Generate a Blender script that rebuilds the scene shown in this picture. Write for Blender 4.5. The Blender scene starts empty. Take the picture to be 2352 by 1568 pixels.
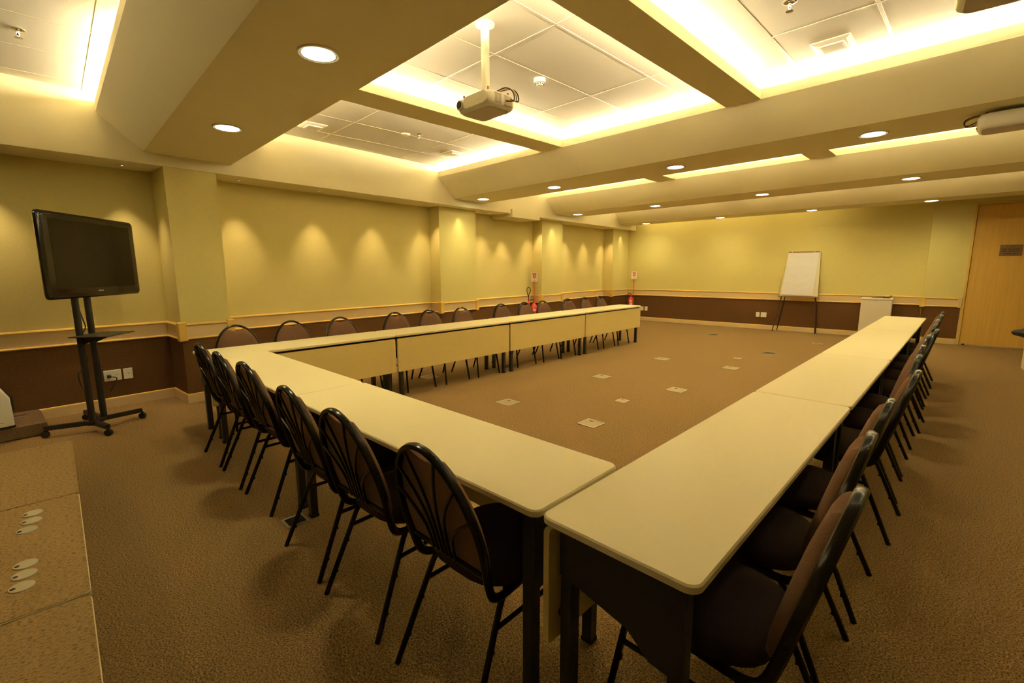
import bpy, math, random
from mathutils import Vector, Matrix

# ------------------------------------------------------------------ scene, camera, light settings
S = bpy.context.scene
COL = S.collection
random.seed(7)

F_PX, YAW, PITCH, ROLL, CAM_H = 1060.5, 0.7925, 0.1551, -0.0039, 1.484
cam = bpy.data.cameras.new('camera')
cam.sensor_fit = 'HORIZONTAL'
cam.sensor_width = 36.0
cam.lens = F_PX / 2352.0 * 36.0
cam.clip_start = 0.02
cam_o = bpy.data.objects.new('camera', cam)
COL.objects.link(cam_o)
_f = Vector((-math.sin(YAW) * math.cos(PITCH), math.cos(YAW) * math.cos(PITCH), -math.sin(PITCH)))
_r = Vector((math.cos(YAW), math.sin(YAW), 0))
_u = _r.cross(_f)
_r2 = _r * math.cos(ROLL) + _u * math.sin(ROLL)
_u2 = -_r * math.sin(ROLL) + _u * math.cos(ROLL)
cam_o.matrix_world = Matrix(((_r2.x, _u2.x, -_f.x, 0), (_r2.y, _u2.y, -_f.y, 0), (_r2.z, _u2.z, -_f.z, CAM_H), (0, 0, 0, 1)))
S.camera = cam_o

world = bpy.data.worlds.new('world')
S.world = world
world.use_nodes = True
world.node_tree.nodes['Background'].inputs[0].default_value = (1.0, 0.8, 0.5, 1)
world.node_tree.nodes['Background'].inputs[1].default_value = 0.0

S.view_settings.view_transform = 'Standard'
S.view_settings.look = 'None'
S.view_settings.gamma = 1.0
S.view_settings.use_curve_mapping = False
S.view_settings.exposure = 1.08

COVE_COL, COVE_STR = (1.0, 0.84, 0.54), 80.0          # fluorescent tubes in the coves
DOWN_COL, DOWN_W, DOWN_LENS = (1.0, 0.86, 0.42), 23.5, 14.0  # round downlights in the beams
SPOT_COL, SPOT_W = (1.0, 0.73, 0.42), 25.0            # small halogen wall washers

# ------------------------------------------------------------------ materials
def mat(name, col, rough=0.6, metal=0.0, noise=None, bump=None, emit=None, spec=0.5, wave=None, coat=0.0):
    """noise=(scale, second colour, contrast low, high); bump=(scale, strength, distance)"""
    m = bpy.data.materials.new(name)
    m.use_nodes = True
    nt = m.node_tree
    b = nt.nodes['Principled BSDF']
    b.inputs['Base Color'].default_value = (*col, 1)
    b.inputs['Roughness'].default_value = rough
    b.inputs['Metallic'].default_value = metal
    b.inputs['Specular IOR Level'].default_value = spec
    b.inputs['Coat Weight'].default_value = coat
    if emit:
        b.inputs['Emission Color'].default_value = (*emit[0], 1)
        b.inputs['Emission Strength'].default_value = emit[1]
    tc = nt.nodes.new('ShaderNodeTexCoord')
    if noise:
        n = nt.nodes.new('ShaderNodeTexNoise')
        n.inputs['Scale'].default_value = noise[0]
        n.inputs['Detail'].default_value = 4
        n.inputs['Roughness'].default_value = 0.7
        if wave:
            mp = nt.nodes.new('ShaderNodeMapping')
            mp.inputs['Scale'].default_value = wave
            nt.links.new(tc.outputs['Object'], mp.inputs[0])
            nt.links.new(mp.outputs[0], n.inputs['Vector'])
        else:
            nt.links.new(tc.outputs['Object'], n.inputs['Vector'])
        r = nt.nodes.new('ShaderNodeValToRGB')
        r.color_ramp.elements[0].position = noise[2]
        r.color_ramp.elements[1].position = noise[3]
        r.color_ramp.elements[0].color = (*noise[1], 1)
        r.color_ramp.elements[1].color = (*col, 1)
        nt.links.new(n.outputs['Fac'], r.inputs[0])
        nt.links.new(r.outputs[0], b.inputs['Base Color'])
    if bump:
        n2 = nt.nodes.new('ShaderNodeTexNoise')
        n2.inputs['Scale'].default_value = bump[0]
        n2.inputs['Detail'].default_value = 3
        nt.links.new(tc.outputs['Object'], n2.inputs['Vector'])
        bp = nt.nodes.new('ShaderNodeBump')
        bp.inputs['Strength'].default_value = bump[1]
        bp.inputs['Distance'].default_value = bump[2]
        nt.links.new(n2.outputs['Fac'], bp.inputs['Height'])
        nt.links.new(bp.outputs[0], b.inputs['Normal'])
    return m

M = {}
M['wall'] = mat('wallpaper_cream', (0.72, 0.63, 0.25), 0.75, noise=(60, (0.68, 0.59, 0.225), 0.35, 0.65), bump=(260, 0.12, 0.002), spec=0.25)
M['plaster'] = mat('plaster_cream', (0.81, 0.735, 0.48), 0.8, noise=(2.5, (0.785, 0.71, 0.455), 0.3, 0.7), spec=0.2)
M['tile'] = mat('ceiling_tile', (0.80, 0.76, 0.66), 0.85, noise=(90, (0.77, 0.73, 0.63), 0.3, 0.7), spec=0.2)
M['tee'] = mat('painted_tee_bar', (0.74, 0.69, 0.56), 0.5)
M['wainscot'] = mat('wainscot_brown_fabric', (0.155, 0.078, 0.030), 0.95, noise=(190, (0.085, 0.040, 0.014), 0.35, 0.65), bump=(300, 0.4, 0.003), spec=0.1)
M['bead'] = mat('rail_bead_varnished', (0.82, 0.56, 0.13), 0.35, noise=(9, (0.76, 0.50, 0.11), 0.3, 0.7))
M['band'] = mat('rail_band', (0.74, 0.56, 0.30), 0.6, noise=(40, (0.70, 0.52, 0.27), 0.3, 0.7))
M['base'] = mat('baseboard_paint', (0.72, 0.55, 0.30), 0.5, noise=(12, (0.66, 0.49, 0.26), 0.3, 0.7))
M['carpet'] = mat('carpet_brown', (0.42, 0.275, 0.115), 0.97, noise=(135, (0.095, 0.054, 0.020), 0.36, 0.62), bump=(150, 0.9, 0.006), spec=0.05)
M['stage'] = mat('stage_speckle', (0.36, 0.24, 0.10), 0.9, noise=(150, (0.07, 0.04, 0.014), 0.30, 0.52), bump=(120, 0.5, 0.004), spec=0.1, wave=(1.0, 0.45, 1.0))
M['stage_dark'] = mat('plinth_carpet', (0.24, 0.16, 0.085), 0.97, noise=(120, (0.12, 0.075, 0.038), 0.32, 0.66), bump=(150, 0.9, 0.005), spec=0.05)
M['laminate'] = mat('laminate_cream', (0.90, 0.80, 0.51), 0.38, noise=(35, (0.885, 0.785, 0.49), 0.3, 0.7), spec=0.45)
M['edge'] = mat('edge_band_cream', (0.74, 0.64, 0.38), 0.35)
M['panel'] = mat('panel_cream', (0.82, 0.66, 0.27), 0.5, noise=(35, (0.79, 0.63, 0.25), 0.3, 0.7))
M['black'] = mat('black_powder_coat', (0.018, 0.016, 0.014), 0.4, noise=(200, (0.014, 0.012, 0.011), 0.3, 0.7))
M['frame'] = mat('chair_frame_dark_bronze', (0.014, 0.012, 0.009), 0.20, noise=(60, (0.010, 0.009, 0.007), 0.3, 0.7), spec=0.28)
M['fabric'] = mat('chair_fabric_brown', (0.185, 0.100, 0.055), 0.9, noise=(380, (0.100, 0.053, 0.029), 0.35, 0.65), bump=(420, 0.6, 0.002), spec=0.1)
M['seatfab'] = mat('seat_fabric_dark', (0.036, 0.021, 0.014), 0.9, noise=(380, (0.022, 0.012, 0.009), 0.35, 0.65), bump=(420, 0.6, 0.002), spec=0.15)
M['rubber'] = mat('rubber', (0.012, 0.012, 0.012), 0.8, noise=(80, (0.010, 0.010, 0.010), 0.3, 0.7))
M['tvgloss'] = mat('tv_gloss_black', (0.010, 0.008, 0.008), 0.12, noise=(5, (0.009, 0.007, 0.007), 0.3, 0.7), spec=0.5)
M['screen'] = mat('tv_screen', (0.014, 0.008, 0.005), 0.20, noise=(3, (0.012, 0.007, 0.005), 0.3, 0.7), spec=0.16)
M['silver'] = mat('silver_print', (0.55, 0.50, 0.42), 0.4, metal=0.5)
M['white'] = mat('white_plastic', (0.80, 0.77, 0.66), 0.4, noise=(20, (0.78, 0.75, 0.64), 0.3, 0.7))
M['whitebox'] = mat('white_painted_box', (0.82, 0.74, 0.60), 0.45, noise=(6, (0.80, 0.72, 0.58), 0.3, 0.7))
M['paper'] = mat('flip_paper', (0.76, 0.73, 0.74), 0.8, noise=(7, (0.73, 0.70, 0.71), 0.35, 0.65), bump=(5, 0.4, 0.02), wave=(1, 1, 7))
M['board'] = mat('flip_board', (0.74, 0.68, 0.46), 0.5, noise=(5, (0.71, 0.65, 0.44), 0.3, 0.7))
M['wooddark'] = mat('wood_strip', (0.32, 0.16, 0.07), 0.5, noise=(30, (0.26, 0.13, 0.05), 0.3, 0.7))
M['door'] = mat('door_veneer', (0.76, 0.48, 0.11), 0.45, noise=(3.0, (0.66, 0.40, 0.08), 0.3, 0.7), wave=(14, 14, 0.35))
M['doorframe'] = mat('door_frame_veneer', (0.72, 0.50, 0.14), 0.45, noise=(3.0, (0.64, 0.43, 0.11), 0.3, 0.7), wave=(14, 14, 0.35))
M['plate'] = mat('bronze_plate', (0.24, 0.15, 0.08), 0.4, metal=0.4, noise=(8, (0.20, 0.12, 0.06), 0.3, 0.7))
M['engrave'] = mat('engraving_dark', (0.055, 0.022, 0.008), 0.7)
M['red'] = mat('extinguisher_red', (0.58, 0.035, 0.02), 0.3, noise=(8, (0.52, 0.03, 0.018), 0.3, 0.7), coat=0.4)
M['redprint'] = mat('sign_red', (0.62, 0.10, 0.04), 0.6)
M['greyprint'] = mat('sign_grey', (0.45, 0.38, 0.30), 0.7)
M['signwhite'] = mat('sign_white', (0.82, 0.76, 0.64), 0.5)
M['label'] = mat('extinguisher_label', (0.66, 0.56, 0.36), 0.6)
M['floorbox'] = mat('floor_box_metal', (0.42, 0.33, 0.20), 0.4, metal=0.2, noise=(30, (0.38, 0.30, 0.18), 0.3, 0.7))
M['floorrim'] = mat('floor_box_rim', (0.56, 0.48, 0.36), 0.3, metal=0.4)
M['chrome'] = mat('chrome', (0.75, 0.72, 0.66), 0.15, metal=1.0)
M['projector'] = mat('projector_shell', (0.90, 0.87, 0.78), 0.4, noise=(12, (0.88, 0.85, 0.76), 0.3, 0.7))
M['projgrey'] = mat('projector_base_grey', (0.60, 0.52, 0.46), 0.5, noise=(12, (0.57, 0.49, 0.43), 0.3, 0.7))
M['lens'] = mat('lens_glass', (0.02, 0.02, 0.025), 0.05, spec=0.8)
M['grommet'] = mat('grommet_beige', (0.52, 0.46, 0.32), 0.45, noise=(40, (0.49, 0.43, 0.30), 0.3, 0.7))
M['cable'] = mat('cable_black', (0.02, 0.015, 0.012), 0.5)
M['cable_y'] = mat('cable_yellow', (0.70, 0.50, 0.12), 0.5)
M['daylight'] = mat('door_gap_light', (0.70, 0.70, 0.74), 0.3, metal=0.6)  # pale bluish tint painted for the light gap under the door
M['tube'] = mat('fluorescent_tube', (0.9, 0.85, 0.7), 0.5, emit=(COVE_COL, COVE_STR))
M['tube_fill'] = mat('fluorescent_tube_fill', (0.9, 0.85, 0.7), 0.5, emit=((1.0, 0.82, 0.50), COVE_STR * 0.35))  # weaker emission, added as fill light for the left bay
M['tube_dim'] = mat('fluorescent_tube_dim', (0.9, 0.85, 0.7), 0.5, emit=((1.0, 0.80, 0.40), 7.0))
M['downlens'] = mat('downlight_lens', (0.9, 0.95, 0.8), 0.5, emit=((1.0, 0.93, 0.62), DOWN_LENS))
M['spotlens'] = mat('spot_lens', (0.9, 0.8, 0.6), 0.5, emit=(SPOT_COL, 2.0))

# ------------------------------------------------------------------ mesh helpers
class MB:
    def __init__(self):
        self.v, self.f, self.mi = [], [], []
        self.m = 0
    def add(self, vs, fs):
        o = len(self.v)
        self.v += [tuple(p) for p in vs]
        self.f += [tuple(i + o for i in f) for f in fs]
        self.mi += [self.m] * len(fs)
        return self
    def box(self, x0, x1, y0, y1, z0, z1):
        vs = [(x, y, z) for z in (z0, z1) for y in (y0, y1) for x in (x0, x1)]
        return self.add(vs, [(0, 2, 3, 1), (4, 5, 7, 6), (0, 1, 5, 4), (2, 6, 7, 3), (0, 4, 6, 2), (1, 3, 7, 5)])
    def cbox(self, x0, x1, y0, y1, z0, z1, c=0.004):
        """box with chamfered vertical corners and top/bottom edges"""
        def ring(i, z):
            a, b, d, e = x0 + i, x1 - i, y0 + i, y1 - i
            k = c
            return [(a + k, d, z), (b - k, d, z), (b, d + k, z), (b, e - k, z), (b - k, e, z), (a + k, e, z), (a, e - k, z), (a, d + k, z)]
        return self.rings([ring(c, z0), ring(0, z0 + c), ring(0, z1 - c), ring(c, z1)])
    def rings(self, rs, cap0=True, cap1=True, closed=True):
        n = len(rs[0])
        vs = [p for r in rs for p in r]
        fs = []
        for k in range(len(rs) - 1):
            for i in range(n if closed else n - 1):
                j = (i + 1) % n
                fs.append((k * n + i, k * n + j, (k + 1) * n + j, (k + 1) * n + i))
        if cap0: fs.append(tuple(range(n - 1, -1, -1)))
        if cap1: fs.append(tuple((len(rs) - 1) * n + i for i in range(n)))
        return self.add(vs, fs)
    def prism(self, pts, z0, z1):
        return self.rings([[(x, y, z0) for x, y in pts], [(x, y, z1) for x, y in pts]])
    def extrude_x(self, prof, x0, x1):          # prof in (y, z)
        return self.rings([[(x0, y, z) for y, z in prof], [(x1, y, z) for y, z in prof]])
    def extrude_y(self, prof, y0, y1):          # prof in (x, z)
        return self.rings([[(x, y0, z) for x, z in prof], [(x, y1, z) for x, z in prof]])
    def tube(self, path, r, n=8, sq=False, ry=None):
        path = [Vector(p) for p in path]
        rs = []
        prev = None
        for i, p in enumerate(path):
            t = (path[min(i + 1, len(path) - 1)] - path[max(i - 1, 0)]).normalized()
            if prev is None:
                ref = Vector((0, 0, 1)) if abs(t.z) < 0.9 else Vector((0, 1, 0))
                a = t.cross(ref).normalized()
            else:
                a = (prev - t * prev.dot(t)).normalized()
            prev = a
            b = t.cross(a)
            rr = r[i] if isinstance(r, (list, tuple)) else r
            if sq:
                ring = [p + a * rr * sx + b * rr * sy for sx, sy in ((1, 1), (-1, 1), (-1, -1), (1, -1))]
            else:
                ring = [p + a * rr * math.cos(2 * math.pi * k / n) + b * (ry or rr) * math.sin(2 * math.pi * k / n) for k in range(n)]
            rs.append(ring)
        return self.rings(rs)
    def lathe(self, prof, c=(0, 0, 0), n=20):   # prof (r, z)
        rs = [[(c[0] + r * math.cos(2 * math.pi * k / n), c[1] + r * math.sin(2 * math.pi * k / n), c[2] + z) for k in range(n)] for r, z in prof]
        return self.rings(rs)
    def build(self, name, mt, parent=None, smooth=False):
        me = bpy.data.meshes.new(name)
        me.from_pydata(self.v, [], self.f)
        ms = mt if isinstance(mt, (list, tuple)) else [mt]
        for m in ms: me.materials.append(M[m])
        if len(ms) > 1: me.polygons.foreach_set('material_index', self.mi)
        import bmesh as _b
        bm = _b.new(); bm.from_mesh(me)
        _b.ops.recalc_face_normals(bm, faces=bm.faces)
        bm.to_mesh(me); bm.free()
        if smooth:
            me.polygons.foreach_set('use_smooth', [True] * len(me.polygons))
            me.set_sharp_from_angle(angle=math.radians(40))
        me.update()
        o = bpy.data.objects.new(name, me)
        COL.objects.link(o)
        o.parent = parent
        return o

def tag(o, label, cat, group=None):
    o['label'] = label; o['category'] = cat
    if group: o['group'] = group
    return o
def thing(name, label, cat, loc=(0, 0, 0), rotz=0.0, group=None):
    o = bpy.data.objects.new(name, None)
    COL.objects.link(o)
    o.empty_display_size = 0.1
    o.location = loc; o.rotation_euler = (0, 0, rotz)
    return tag(o, label, cat, group)
def struct(o, label=None):
    o['kind'] = 'structure'
    if label: o['label'] = label
    return o
def copy_tree(o, parent=None):
    c = o.copy(); COL.objects.link(c); c.parent = parent
    for ch in list(KIDS.get(o.name, o.children)): copy_tree(ch, c)
    return c
KIDS = {}
def spline(pts, k=6):
    """Catmull-Rom through 3D points"""
    P = [Vector(p) for p in pts]
    out = []
    for i in range(len(P) - 1):
        p0, p1, p2, p3 = P[max(i - 1, 0)], P[i], P[i + 1], P[min(i + 2, len(P) - 1)]
        for s in range(k):
            t = s / k
            out.append(0.5 * ((2 * p1) + (p2 - p0) * t + (2 * p0 - 5 * p1 + 4 * p2 - p3) * t * t + (3 * p1 - p0 - 3 * p2 + p3) * t ** 3))
    out.append(P[-1])
    return out
def rrect(x0, x1, y0, y1, r, n=5):
    pts = []
    for cx, cy, a0 in ((x1 - r, y1 - r, 0), (x0 + r, y1 - r, 90), (x0 + r, y0 + r, 180), (x1 - r, y0 + r, 270)):
        for k in range(n + 1):
            a = math.radians(a0 + 90 * k / n)
            pts.append((cx + r * math.cos(a), cy + r * math.sin(a)))
    return pts
def rot2(a, x, y): return (x * math.cos(a) - y * math.sin(a), x * math.sin(a) + y * math.cos(a))
ORD = ['first', 'second', 'third', 'fourth', 'fifth', 'sixth', 'seventh', 'eighth', 'ninth', 'tenth', 'eleventh', 'twelfth',
       'thirteenth', 'fourteenth', 'fifteenth', 'sixteenth']

# ------------------------------------------------------------------ room shell
TW = 0.089                      # the walls stand at 5 degrees to the ceiling beams
Z_TILE, Z_LIP, Z_UP, Z_BEAM, Z_SOFF = 3.15, 3.07, 2.985, 2.68, 2.565
A_WALL, A_P1, A_P2, A_BULK = -6.55, -6.06, -6.28, -6.05
B_BACK, B_BACKP = 12.66, 12.40
B_NEAR, A_RIGHT = -4.6, 4.6

struct(MB().box(-8.6, 5.6, -6.0, 14.2, -0.12, 0.0).build('floor', 'carpet'), 'speckled brown carpet floor')

def wallobj(mb, name, m, parent=None, smooth=False):
    o = mb.build(name, m, parent, smooth)
    if parent is None: o.rotation_euler = (0, 0, TW)
    return o

Z_RB, Z_RT, Z_BB = 0.72, 0.905, 0.108
wl = struct(wallobj(MB().box(A_WALL - 0.2, A_WALL, B_NEAR - 0.2, B_BACK + 0.2, 0, 3.4), 'wall_left', 'wall'), 'cream papered left wall')
PIL = [(A_P1, 1.50, 1.99), (A_P2, 5.46, 6.36), (A_P2, 8.45, 9.25), (A_P2, 11.73, B_BACK)]
for a, b0, b1 in PIL:
    wallobj(MB().box(A_WALL - 0.01, a, b0, b1, 0, Z_SOFF + 0.02), 'pilaster', 'wall', wl)
# wainscot strips follow the recesses and pilasters
segs = []                       # (a, b0, b1) runs facing +a, and returns
cur = B_NEAR
for a, b0, b1 in PIL:
    segs.append((A_WALL, cur, b0)); segs.append((a, b0, b1)); cur = b1
if cur < B_BACK: segs.append((A_WALL, cur, B_BACK))
trim = struct(thing('trim_1', 'moulded chair rail along the left wall', 'rail')); trim.rotation_euler = (0, 0, TW); del trim['category']
bbl = None
def rail_run_y(mbs, a, b0, b1, sgn=1):
    """rail facing +a (sgn) between b0 and b1; mbs = (bead, band)"""
    bead, band = mbs
    band.box(a, a + sgn * 0.012, b0, b1, Z_RB + 0.02, Z_RT - 0.02)
    for z0, z1 in ((Z_RT - 0.032, Z_RT), (Z_RB, Z_RB + 0.028)):
        prof = [(a, z0), (a + sgn * 0.020, z0 + 0.004), (a + sgn * 0.027, (z0 + z1) / 2), (a + sgn * 0.020, z1 - 0.004), (a, z1)]
        bead.extrude_y(prof, b0, b1)
def rail_run_x(mbs, b, a0, a1):
    """rail facing -b"""
    bead, band = mbs
    band.box(a0, a1, b - 0.012, b, Z_RB + 0.02, Z_RT - 0.02)
    for z0, z1 in ((Z_RT - 0.032, Z_RT), (Z_RB, Z_RB + 0.028)):
        prof = [(b, z0), (b - 0.020, z0 + 0.004), (b - 0.027, (z0 + z1) / 2), (b - 0.020, z1 - 0.004), (b, z1)]
        bead.extrude_x(prof, a0, a1)
base_l = None
bb_mb, bbc_mb = MB(), MB()
for i, (a, b0, b1) in enumerate(segs):
    wallobj(MB().box(a, a + 0.006, b0, b1, Z_BB - 0.01, Z_RB + 0.01), 'wainscot', 'wainscot', wl)
    bead, band = MB(), MB()
    rail_run_y((bead, band), a + 0.004, b0, b1)
    bead.build('rail_bead', 'bead', trim, True); band.build('rail_band', 'band', trim)
    bb_mb.box(a, a + 0.018, b0, b1, 0, Z_BB - 0.016)
    bbc_mb.extrude_y([(a, Z_BB - 0.018), (a + 0.018, Z_BB - 0.018), (a + 0.016, Z_BB - 0.006), (a + 0.008, Z_BB), (a, Z_BB)], b0, b1)
for a, b0, b1 in PIL:
    # return faces: towards the camera (facing -b) and away
    wallobj(MB().box(A_WALL, a + 0.006, b0 - 0.006, b0, Z_BB - 0.01, Z_RB + 0.01), 'wainscot', 'wainscot', wl)
    bead, band = MB(), MB()
    rail_run_x((bead, band), b0 - 0.004, A_WALL, a)
    bead.build('rail_bead', 'bead', trim, True); band.build('rail_band', 'band', trim)
    bb_mb.box(A_WALL, a + 0.018, b0 - 0.018, b0, 0, Z_BB - 0.016)
    bbc_mb.extrude_x([(b0, Z_BB - 0.018), (b0 - 0.018, Z_BB - 0.018), (b0 - 0.016, Z_BB - 0.006), (b0 - 0.008, Z_BB), (b0, Z_BB)], A_WALL, a + 0.018)
    # corner blocks
    MB().cbox(a - 0.05, a + 0.036, b0 - 0.036, b0 + 0.045, Z_RB - 0.012, Z_RT + 0.012, 0.006).build('corner_block', 'bead', trim)
    if b1 < B_BACK:
        MB().cbox(a - 0.05, a + 0.036, b1 - 0.045, b1 + 0.036, Z_RB - 0.012, Z_RT + 0.012, 0.006).build('corner_block', 'bead', trim)
bl = struct(wallobj(bb_mb, 'baseboard_left', 'base'), 'cream baseboard along the left wall')
bbc_mb.build('baseboard_cap', 'bead', bl)

# back wall with the shallow projection next to the door
A_STEP, A_DOOR0, A_DOOR1 = 0.28, 0.86, 1.98
wb = MB()
wb.box(A_WALL - 0.2, A_STEP, B_BACK, B_BACK + 0.2, 0, 3.4)
wb.box(A_STEP, A_DOOR0, B_BACKP, B_BACK + 0.2, 0, 3.4)
wb.box(A_DOOR1, A_RIGHT + 0.2, B_BACKP, B_BACK + 0.2, 0, 3.4)
wb.box(A_DOOR0, A_DOOR1, B_BACKP, B_BACK + 0.2, 2.665, 3.4)
wb.box(A_DOOR0, A_DOOR1, B_BACKP + 0.09, B_BACK + 0.2, 0, 2.665)
wbo = struct(wallobj(wb, 'wall_back', 'wall'), 'cream papered back wall behind the flip chart')
trim2 = struct(thing('trim_2', 'moulded chair rail along the back wall', 'rail')); trim2.rotation_euler = (0, 0, TW); del trim2['category']
bb_mb, bbc_mb = MB(), MB()
for b, a0, a1 in ((B_BACK, A_P2, A_STEP), (B_BACKP, A_STEP, A_DOOR0 - 0.02), (B_BACKP, A_DOOR1 + 0.06, A_RIGHT)):
    wallobj(MB().box(a0, a1, b - 0.006, b, Z_BB - 0.01, Z_RB + 0.01), 'wainscot', 'wainscot', wbo)
    bead, band = MB(), MB()
    rail_run_x((bead, band), b - 0.004, a0, a1)
    bead.build('rail_bead', 'bead', trim2, True); band.build('rail_band', 'band', trim2)
    bb_mb.box(a0, a1, b - 0.018, b, 0, Z_BB - 0.016)
    bbc_mb.extrude_x([(b, Z_BB - 0.018), (b - 0.018, Z_BB - 0.018), (b - 0.016, Z_BB - 0.006), (b - 0.008, Z_BB), (b, Z_BB)], a0, a1)
MB().cbox(A_STEP - 0.036, A_STEP + 0.05, B_BACKP - 0.036, B_BACKP + 0.04, Z_RB - 0.012, Z_RT + 0.012, 0.006).build('corner_block', 'bead', trim2)
MB().cbox(A_DOOR0 - 0.06, A_DOOR0 - 0.005, B_BACKP - 0.036, B_BACKP, Z_RB - 0.006, Z_RT + 0.006, 0.006).build('corner_block', 'band', trim2)
bbk = struct(wallobj(bb_mb, 'baseboard_back', 'base'), 'cream baseboard along the back wall')
bbc_mb.build('baseboard_cap', 'bead', bbk)
struct(wallobj(MB().box(A_WALL - 0.2, A_RIGHT + 0.2, B_NEAR - 0.2, B_NEAR, 0, 3.4), 'wall_near', 'wall'))
struct(wallobj(MB().box(A_RIGHT, A_RIGHT + 0.2, B_NEAR - 0.2, B_BACK + 0.2, 0, 3.4), 'wall_right', 'wall'))

# door
d = struct(thing('door_1', 'tall light wood veneer door with bronze plate', 'door')); d.rotation_euler = (0, 0, TW); del d['category']
mb = MB()
mb.cbox(A_DOOR0 + 0.035, A_DOOR1 - 0.035, B_BACKP + 0.012, B_BACKP + 0.055, 0.012, 2.630, 0.003)
leaf = mb.build('door_leaf', 'door', d)
mb = MB()
mb.cbox(A_DOOR0 - 0.004, A_DOOR0 + 0.032, B_BACKP - 0.012, B_BACKP + 0.085, 0, 2.665, 0.004)
mb.build('door_jamb', 'doorframe', d)
mb = MB(); mb.cbox(A_DOOR1 - 0.032, A_DOOR1 + 0.004, B_BACKP - 0.012, B_BACKP + 0.085, 0, 2.665, 0.004); mb.build('door_jamb', 'doorframe', d)
mb = MB(); mb.cbox(A_DOOR0 - 0.004, A_DOOR1 + 0.004, B_BACKP - 0.012, B_BACKP + 0.085, 2.634, 2.672, 0.004); mb.build('door_head', 'doorframe', d)
MB().box(A_DOOR0 + 0.03, A_DOOR1 - 0.03, B_BACKP + 0.0, B_BACKP + 0.085, 0.0, 0.008).build('under_door_light', 'daylight', d)  # pale strip standing in for light that shows under the door
MB().lathe([(0.012, 0), (0.016, 0.006), (0.016, 0.028), (0.008, 0.034)], (A_DOOR0 + 0.09, B_BACKP - 0.03, 0.0), 12).build('door_stop', 'engrave', d)
# lever handle (right of the frame) and engraved plate
mb = MB(); mb.tube([(A_DOOR1 - 0.11, B_BACKP + 0.012, 1.05), (A_DOOR1 - 0.11, B_BACKP - 0.04, 1.05), (A_DOOR1 - 0.23, B_BACKP - 0.04, 1.05)], 0.009); mb.build('door_handle', 'chrome', d, True)
PB = B_BACKP + 0.012
mb = MB(); mb.cbox(1.255, 1.545, PB - 0.006, PB, 1.690, 1.890, 0.002)
pl = mb.build('door_plate', 'plate', d)
mb = MB()
def dashes(mb, x0, x1, z, h, widths):
    x = x0; tot = sum(widths)
    k = 0
    for w in widths:
        ww = w / tot * (x1 - x0)
        if w > 0 and k % 2 == 0:
            n = max(1, int(round(ww / 0.011)))
            for j in range(n):
                mb.box(x + ww * j / n, x + ww * (j + 0.72) / n, PB - 0.0068, PB - 0.005, z - h / 2 + (j % 3) * h * 0.06, z + h / 2)
        x += ww; k += 1
dashes(mb, 1.285, 1.515, 1.810, 0.022, [4.5, 1, 3.5, 1, 6.5])
dashes(mb, 1.287, 1.505, 1.772, 0.022, [4.5, 1, 6.5, 1, 2.5])
dashes(mb, 1.310, 1.475, 1.728, 0.018, [6.5, 1, 3.2])
mb.lathe([(0.005, 0), (0.005, 0.001)], (0, 0, 0), 8)
mb.v = [v for v in mb.v]
mb.build('engraved_text', 'engrave', pl)

# ------------------------------------------------------------------ ceiling
ceil = struct(MB().box(-8.6, 5.6, -6.0, 14.2, 3.30, 3.40).build('ceiling', 'plaster'), 'coffered ceiling with beams, cove lights and tiles')
X0, X1 = -7.7, 4.9
def beam(y0, y1, run=0.33, ledge=0.36, back=True):
    """solid trapezoid beam with hollow cove ledges and thin lips on both top edges"""
    ya, yb = y0 - run, y1 + run
    m = (y0 + y1) / 2; core = max(0.10, (yb - ya) / 2 - ledge)
    prof = [(y0, Z_BEAM), (y1, Z_BEAM), (yb, Z_UP), (yb, Z_LIP), (yb - 0.02, Z_LIP), (yb - 0.02, Z_UP + 0.02), (m + core, Z_UP + 0.02), (m + core, Z_TILE + 0.04),
            (m - core, Z_TILE + 0.04), (m - core, Z_UP + 0.02), (ya + 0.02, Z_UP + 0.02), (ya + 0.02, Z_LIP), (ya, Z_LIP), (ya, Z_UP)]
    MB().extrude_x(prof, X0, X1).build('ceiling_beam', 'plaster', ceil)
    return ya, yb, m, core
BEAMS = [(0.80, 1.605), (5.04, 5.80), (8.06, 8.85)]
B4 = (11.06, 11.73)
ext = [beam(*b) for b in BEAMS]
ext0 = beam(-3.43, -2.63)          # the beam behind the camera
# last beam: cove on the near side, plain upright back with a wall-wash slot behind it
prof = [(B4[0], Z_BEAM), (B4[1], Z_BEAM), (B4[1], Z_TILE + 0.04), (B4[1] - 0.3, Z_TILE + 0.04), (B4[1] - 0.3, Z_UP + 0.02), (B4[0] - 0.31, Z_UP + 0.02), (B4[0] - 0.31, Z_LIP), (B4[0] - 0.33, Z_LIP), (B4[0] - 0.33, Z_UP)]
MB().extrude_x(prof, X0, X1).build('ceiling_beam', 'plaster', ceil)
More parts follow.
